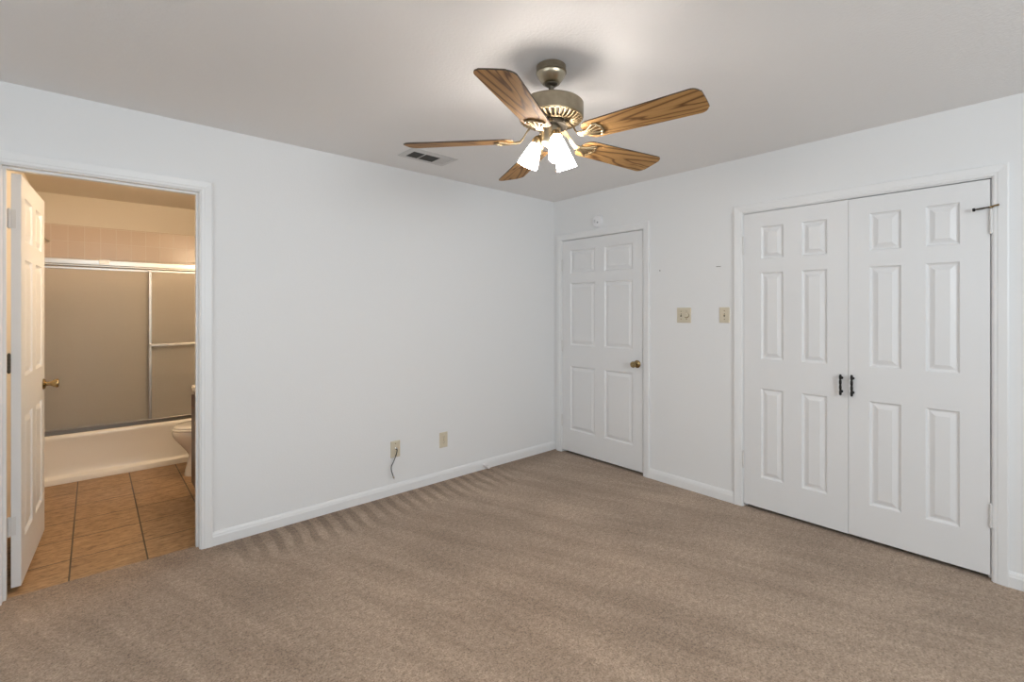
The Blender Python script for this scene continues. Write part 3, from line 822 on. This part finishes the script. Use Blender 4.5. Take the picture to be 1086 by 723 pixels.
def sliding(label, x0, x1, y, bar):
    t = thing('shower_door', label, 'shower door', ((x0 + x1) / 2, y, .402), group='sliding shower doors above the tub')
    hw = (x1 - x0) / 2; h = 1.322; f = .018
    bm = BM(); box(bm, (-hw, -.006, 0), (hw, .006, f)); box(bm, (-hw, -.006, h - f), (hw, .006, h)); box(bm, (-hw, -.006, f), (-hw + .020, .006, h - f)); box(bm, (hw - .020, -.006, f), (hw, .006, h - f))
    link('panel_frame', bm, M['alu'], t, bevel=.002)
    bm = BM(); box(bm, (-hw + .014, -.002, .012), (hw - .014, .002, h - .012)); link('obscure_glass', bm, M['obscure'], t)
    if bar:
        z = 1.066 - .402
        bm = BM(); box(bm, (-hw + .012, -.042, z - .011), (hw - .012, -.034, z + .011))
        tb = link('towel_bar', bm, M['alu'], t, bevel=.003)
        bm = BM()
        for s in (-1, 1):
            a, b = sorted((s * (hw - .004), s * (hw - .022))); box(bm, (a, -.040, z - .016), (b, -.005, z + .016))
        link('bar_bracket', bm, M['alu'], tb, bevel=.002)
    return t
sliding('left obscure glass shower door partly behind the bathroom door', -.365, .392, fy + .018, False)
rd = sliding('right obscure glass shower door carrying the towel bar', .360, 1.092, fy - .008, True)

sd = BM(); sx_, sz_ = .525 - (.360 + 1.092) / 2, .745 - .402
box(sd, (sx_ - .085, .014, sz_ - .014), (sx_ + .085, .085, sz_)); box(sd, (sx_ - .085, .014, sz_), (sx_ + .085, .019, sz_ + .026)); box(sd, (sx_ - .085, .081, sz_), (sx_ + .085, .085, sz_ + .022))
for q in (-.05, .05): lathe(sd, [(.013, .0022), (.016, .006), (.006, .012), (.006, .016)], 16, axis_mx((sx_ + q, 0, sz_ + .004), (0, 1, 0)))
link('soap_tray', fix(sd), M['ceramic'], rd, bevel=.002)['label'] = 'dark soap tray blurred behind the glass'
sh_ = thing('showerhead', 'chrome shower head on the tiled end wall, peeking past the bathroom door', 'shower head', (BX0 + .009, 5.52, 1.975))
bm = BM(); lathe(bm, [(.028, 0), (.028, .004), (.012, .010)], 20, axis_mx((0, 0, 0), (1, 0, 0))); link('wall_flange', fix(bm), M['chrome'], sh_, smooth=40)
bm = BM(); tube(bm, [(.004, 0, 0), (.035, 0, .010), (.060, 0, .006), (.078, 0, -.008)], .009, 12); link('shower_arm', fix(bm), M['chrome'], sh_, smooth=60)
bm = BM(); lathe(bm, [(.010, -.006), (.014, .004), (.015, .018), (.024, .032), (.026, .040), (.020, .042)], 24, axis_mx((.076, 0, -.006), (.6, 0, -.8))); link('spray_head', fix(bm), M['chrome'], sh_, smooth=40)

# ------------------------------------------------------------------ toilet (faces -x)
TYc = 4.745
toi = thing('toilet', 'white toilet with closed lid beside the bathtub', 'toilet', (.78, TYc, -.004))
def egg(xf, xb, hw, z, n=32, sq=1.0):
    """ellipse-like ring from front xf (-x) to back xb"""
    pts = []; xc = xf + (xb - xf) * .60
    for i in range(n):
        a = 2 * math.pi * i / n; c, s = math.cos(a), math.sin(a)
        x = xc + (xb - xc) * (abs(c) ** sq) if c > 0 else xc - (xc - xf) * abs(c)
        pts.append(Vector((x - .78, hw * s, z)))
    return pts
bm = BM()
rings = [egg(.565, .93, .105, 0), egg(.563, .93, .106, .015), egg(.572, .93, .098, .06), egg(.588, .93, .088, .12), egg(.596, .93, .088, .165), egg(.580, .94, .110, .20), egg(.540, .945, .150, .255), egg(.502, .95, .176, .305), egg(.484, .95, .185, .340), egg(.478, .95, .187, .372), egg(.482, .95, .185, .382), egg(.530, .90, .135, .382), egg(.56, .86, .105, .32)]
loft(bm, rings); link('bowl', fix(bm), M['porcelain'], toi, smooth=60)
bm = BM(); loft(bm, [egg(.480, .90, .186, .384), egg(.474, .90, .190, .390), egg(.476, .90, .189, .400), egg(.482, .90, .185, .403)]); link('seat', fix(bm), M['porcelain'], toi, smooth=50)
bm = BM(); loft(bm, [egg(.488, .915, .180, .406), egg(.484, .915, .183, .410), egg(.487, .915, .181, .418), egg(.50, .91, .170, .423), egg(.56, .87, .12, .426)]); lid = link('lid', fix(bm), M['porcelain'], toi, smooth=50)
bm = BM()
def trect(x0, x1, hw, z, r=.025): return [v - Vector((.78, 0, 0)) for v in rrect(x0, x1, -hw, hw, r, z, 4)]
loft(bm, [trect(.935, 1.105, .19, .372), trect(.925, 1.110, .205, .40), trect(.915, 1.112, .215, .70)]); loft(bm, [trect(.905, 1.116, .222, .702), trect(.903, 1.118, .224, .722), trect(.915, 1.108, .212, .737)])
tk = link('tank', fix(bm), M['porcelain'], toi, smooth=40)
bm = BM(); tube(bm, [(.914 - .78, .15, .655), (.900 - .78, .15, .655), (.897 - .78, .10, .650)], [.007, .006, .005], 10); link('flush_handle', fix(bm), M['chrome'], tk, smooth=50)

# ------------------------------------------------------------------ vanity
van = thing('vanity', 'dark cherry bathroom vanity seen as a sliver at the doorway edge', 'vanity', (.835, 3.77, -.004))
vy0_, vy1_ = TY + .012 - 3.77, 4.165 - 3.77; vx0_, vx1_ = .552 - .835, BX1 - .002 - .835
bm = BM(); box(bm, (vx0_, vy0_, .09), (vx1_, vy1_, .792)); box(bm, (vx0_ + .06, vy0_, 0), (vx1_, vy1_ - .0, .09)); link('cabinet', bm, M['cherry'], van, bevel=.002)
for k in range(2):
    a = vy0_ + .02 + k * .395; bm = BM(); box(bm, (vx0_ - .018, a, .12), (vx0_, a + .375, .76)); box(bm, (vx0_ - .024, a + .06, .18), (vx0_ - .016, a + .315, .70))
    dr = link('cabinet_door', bm, M['cherry'], van, bevel=.003)
    bm = BM(); lathe(bm, [(.006, 0), (.006, .012), (.014, .018), (.012, .026)], 18, axis_mx((vx0_ - .018, a + (.345 if k == 0 else .03), .62), (-1, 0, 0))); link('cabinet_knob', fix(bm), M['brass'], dr, smooth=40)
bm = BM()
loft(bm, [[Vector((x, y, .792)) for x, y in ((vx0_ - .012, vy0_), (vx1_, vy0_), (vx1_, vy1_ + .012), (vx0_ - .012, vy1_ + .012))], [Vector((x, y, .826)) for x, y in ((vx0_ - .012, vy0_), (vx1_, vy0_), (vx1_, vy1_ + .012), (vx0_ - .012, vy1_ + .012))]])
box(bm, (vx1_ - .018, vy0_, .82), (vx1_, vy1_ + .012, .92)); ct = link('countertop', fix(bm), M['marble'], van, bevel=.006)
bm = BM(); lathe(bm, [(.020, 0), (.020, .004), (.17, .006), (.185, .002), (.195, -.001)], 36, Matrix.Translation((-.03, 0, .828))); link('sink_rim', fix(bm), M['marble'], ct, smooth=50)
bm = BM(); tube(bm, [(.18, 0, .83), (.18, 0, .90), (.15, 0, .925), (.09, 0, .915), (.085, 0, .90)], .011, 12); link('faucet', fix(bm), M['chrome'], ct, smooth=60)
mi = BM(); box(mi, (BX1 - .012, 3.40, .98), (BX1 - .002, 4.14, 1.92)); tag(link('mirror', mi, M['mirror'], bevel=.002), 'frameless bathroom mirror above the vanity', 'mirror')
vl = thing('vanity_light', 'four globe bathroom light bar above the mirror', 'wall light', (BX1 - .002, 3.77, 2.10))
bm = BM(); box(bm, (-.03, -.34, -.055), (0, .34, .055)); link('light_bar', bm, M['chrome'], vl, bevel=.006)
for k in range(4):
    y = -.255 + .17 * k
    bm = BM(); lathe(bm, [(.024, .028), (.022, .045)], 20, axis_mx((0, y, 0), (-1, 0, 0))); sk = link('lamp_socket', fix(bm), M['chrome'], vl, smooth=40)
    bm = BM(); bmesh.ops.create_uvsphere(bm, u_segments=24, v_segments=16, radius=.045, matrix=Matrix.Translation((-.085, y, 0))); link('globe', bm, M['vanity_globe'], sk, smooth=60)
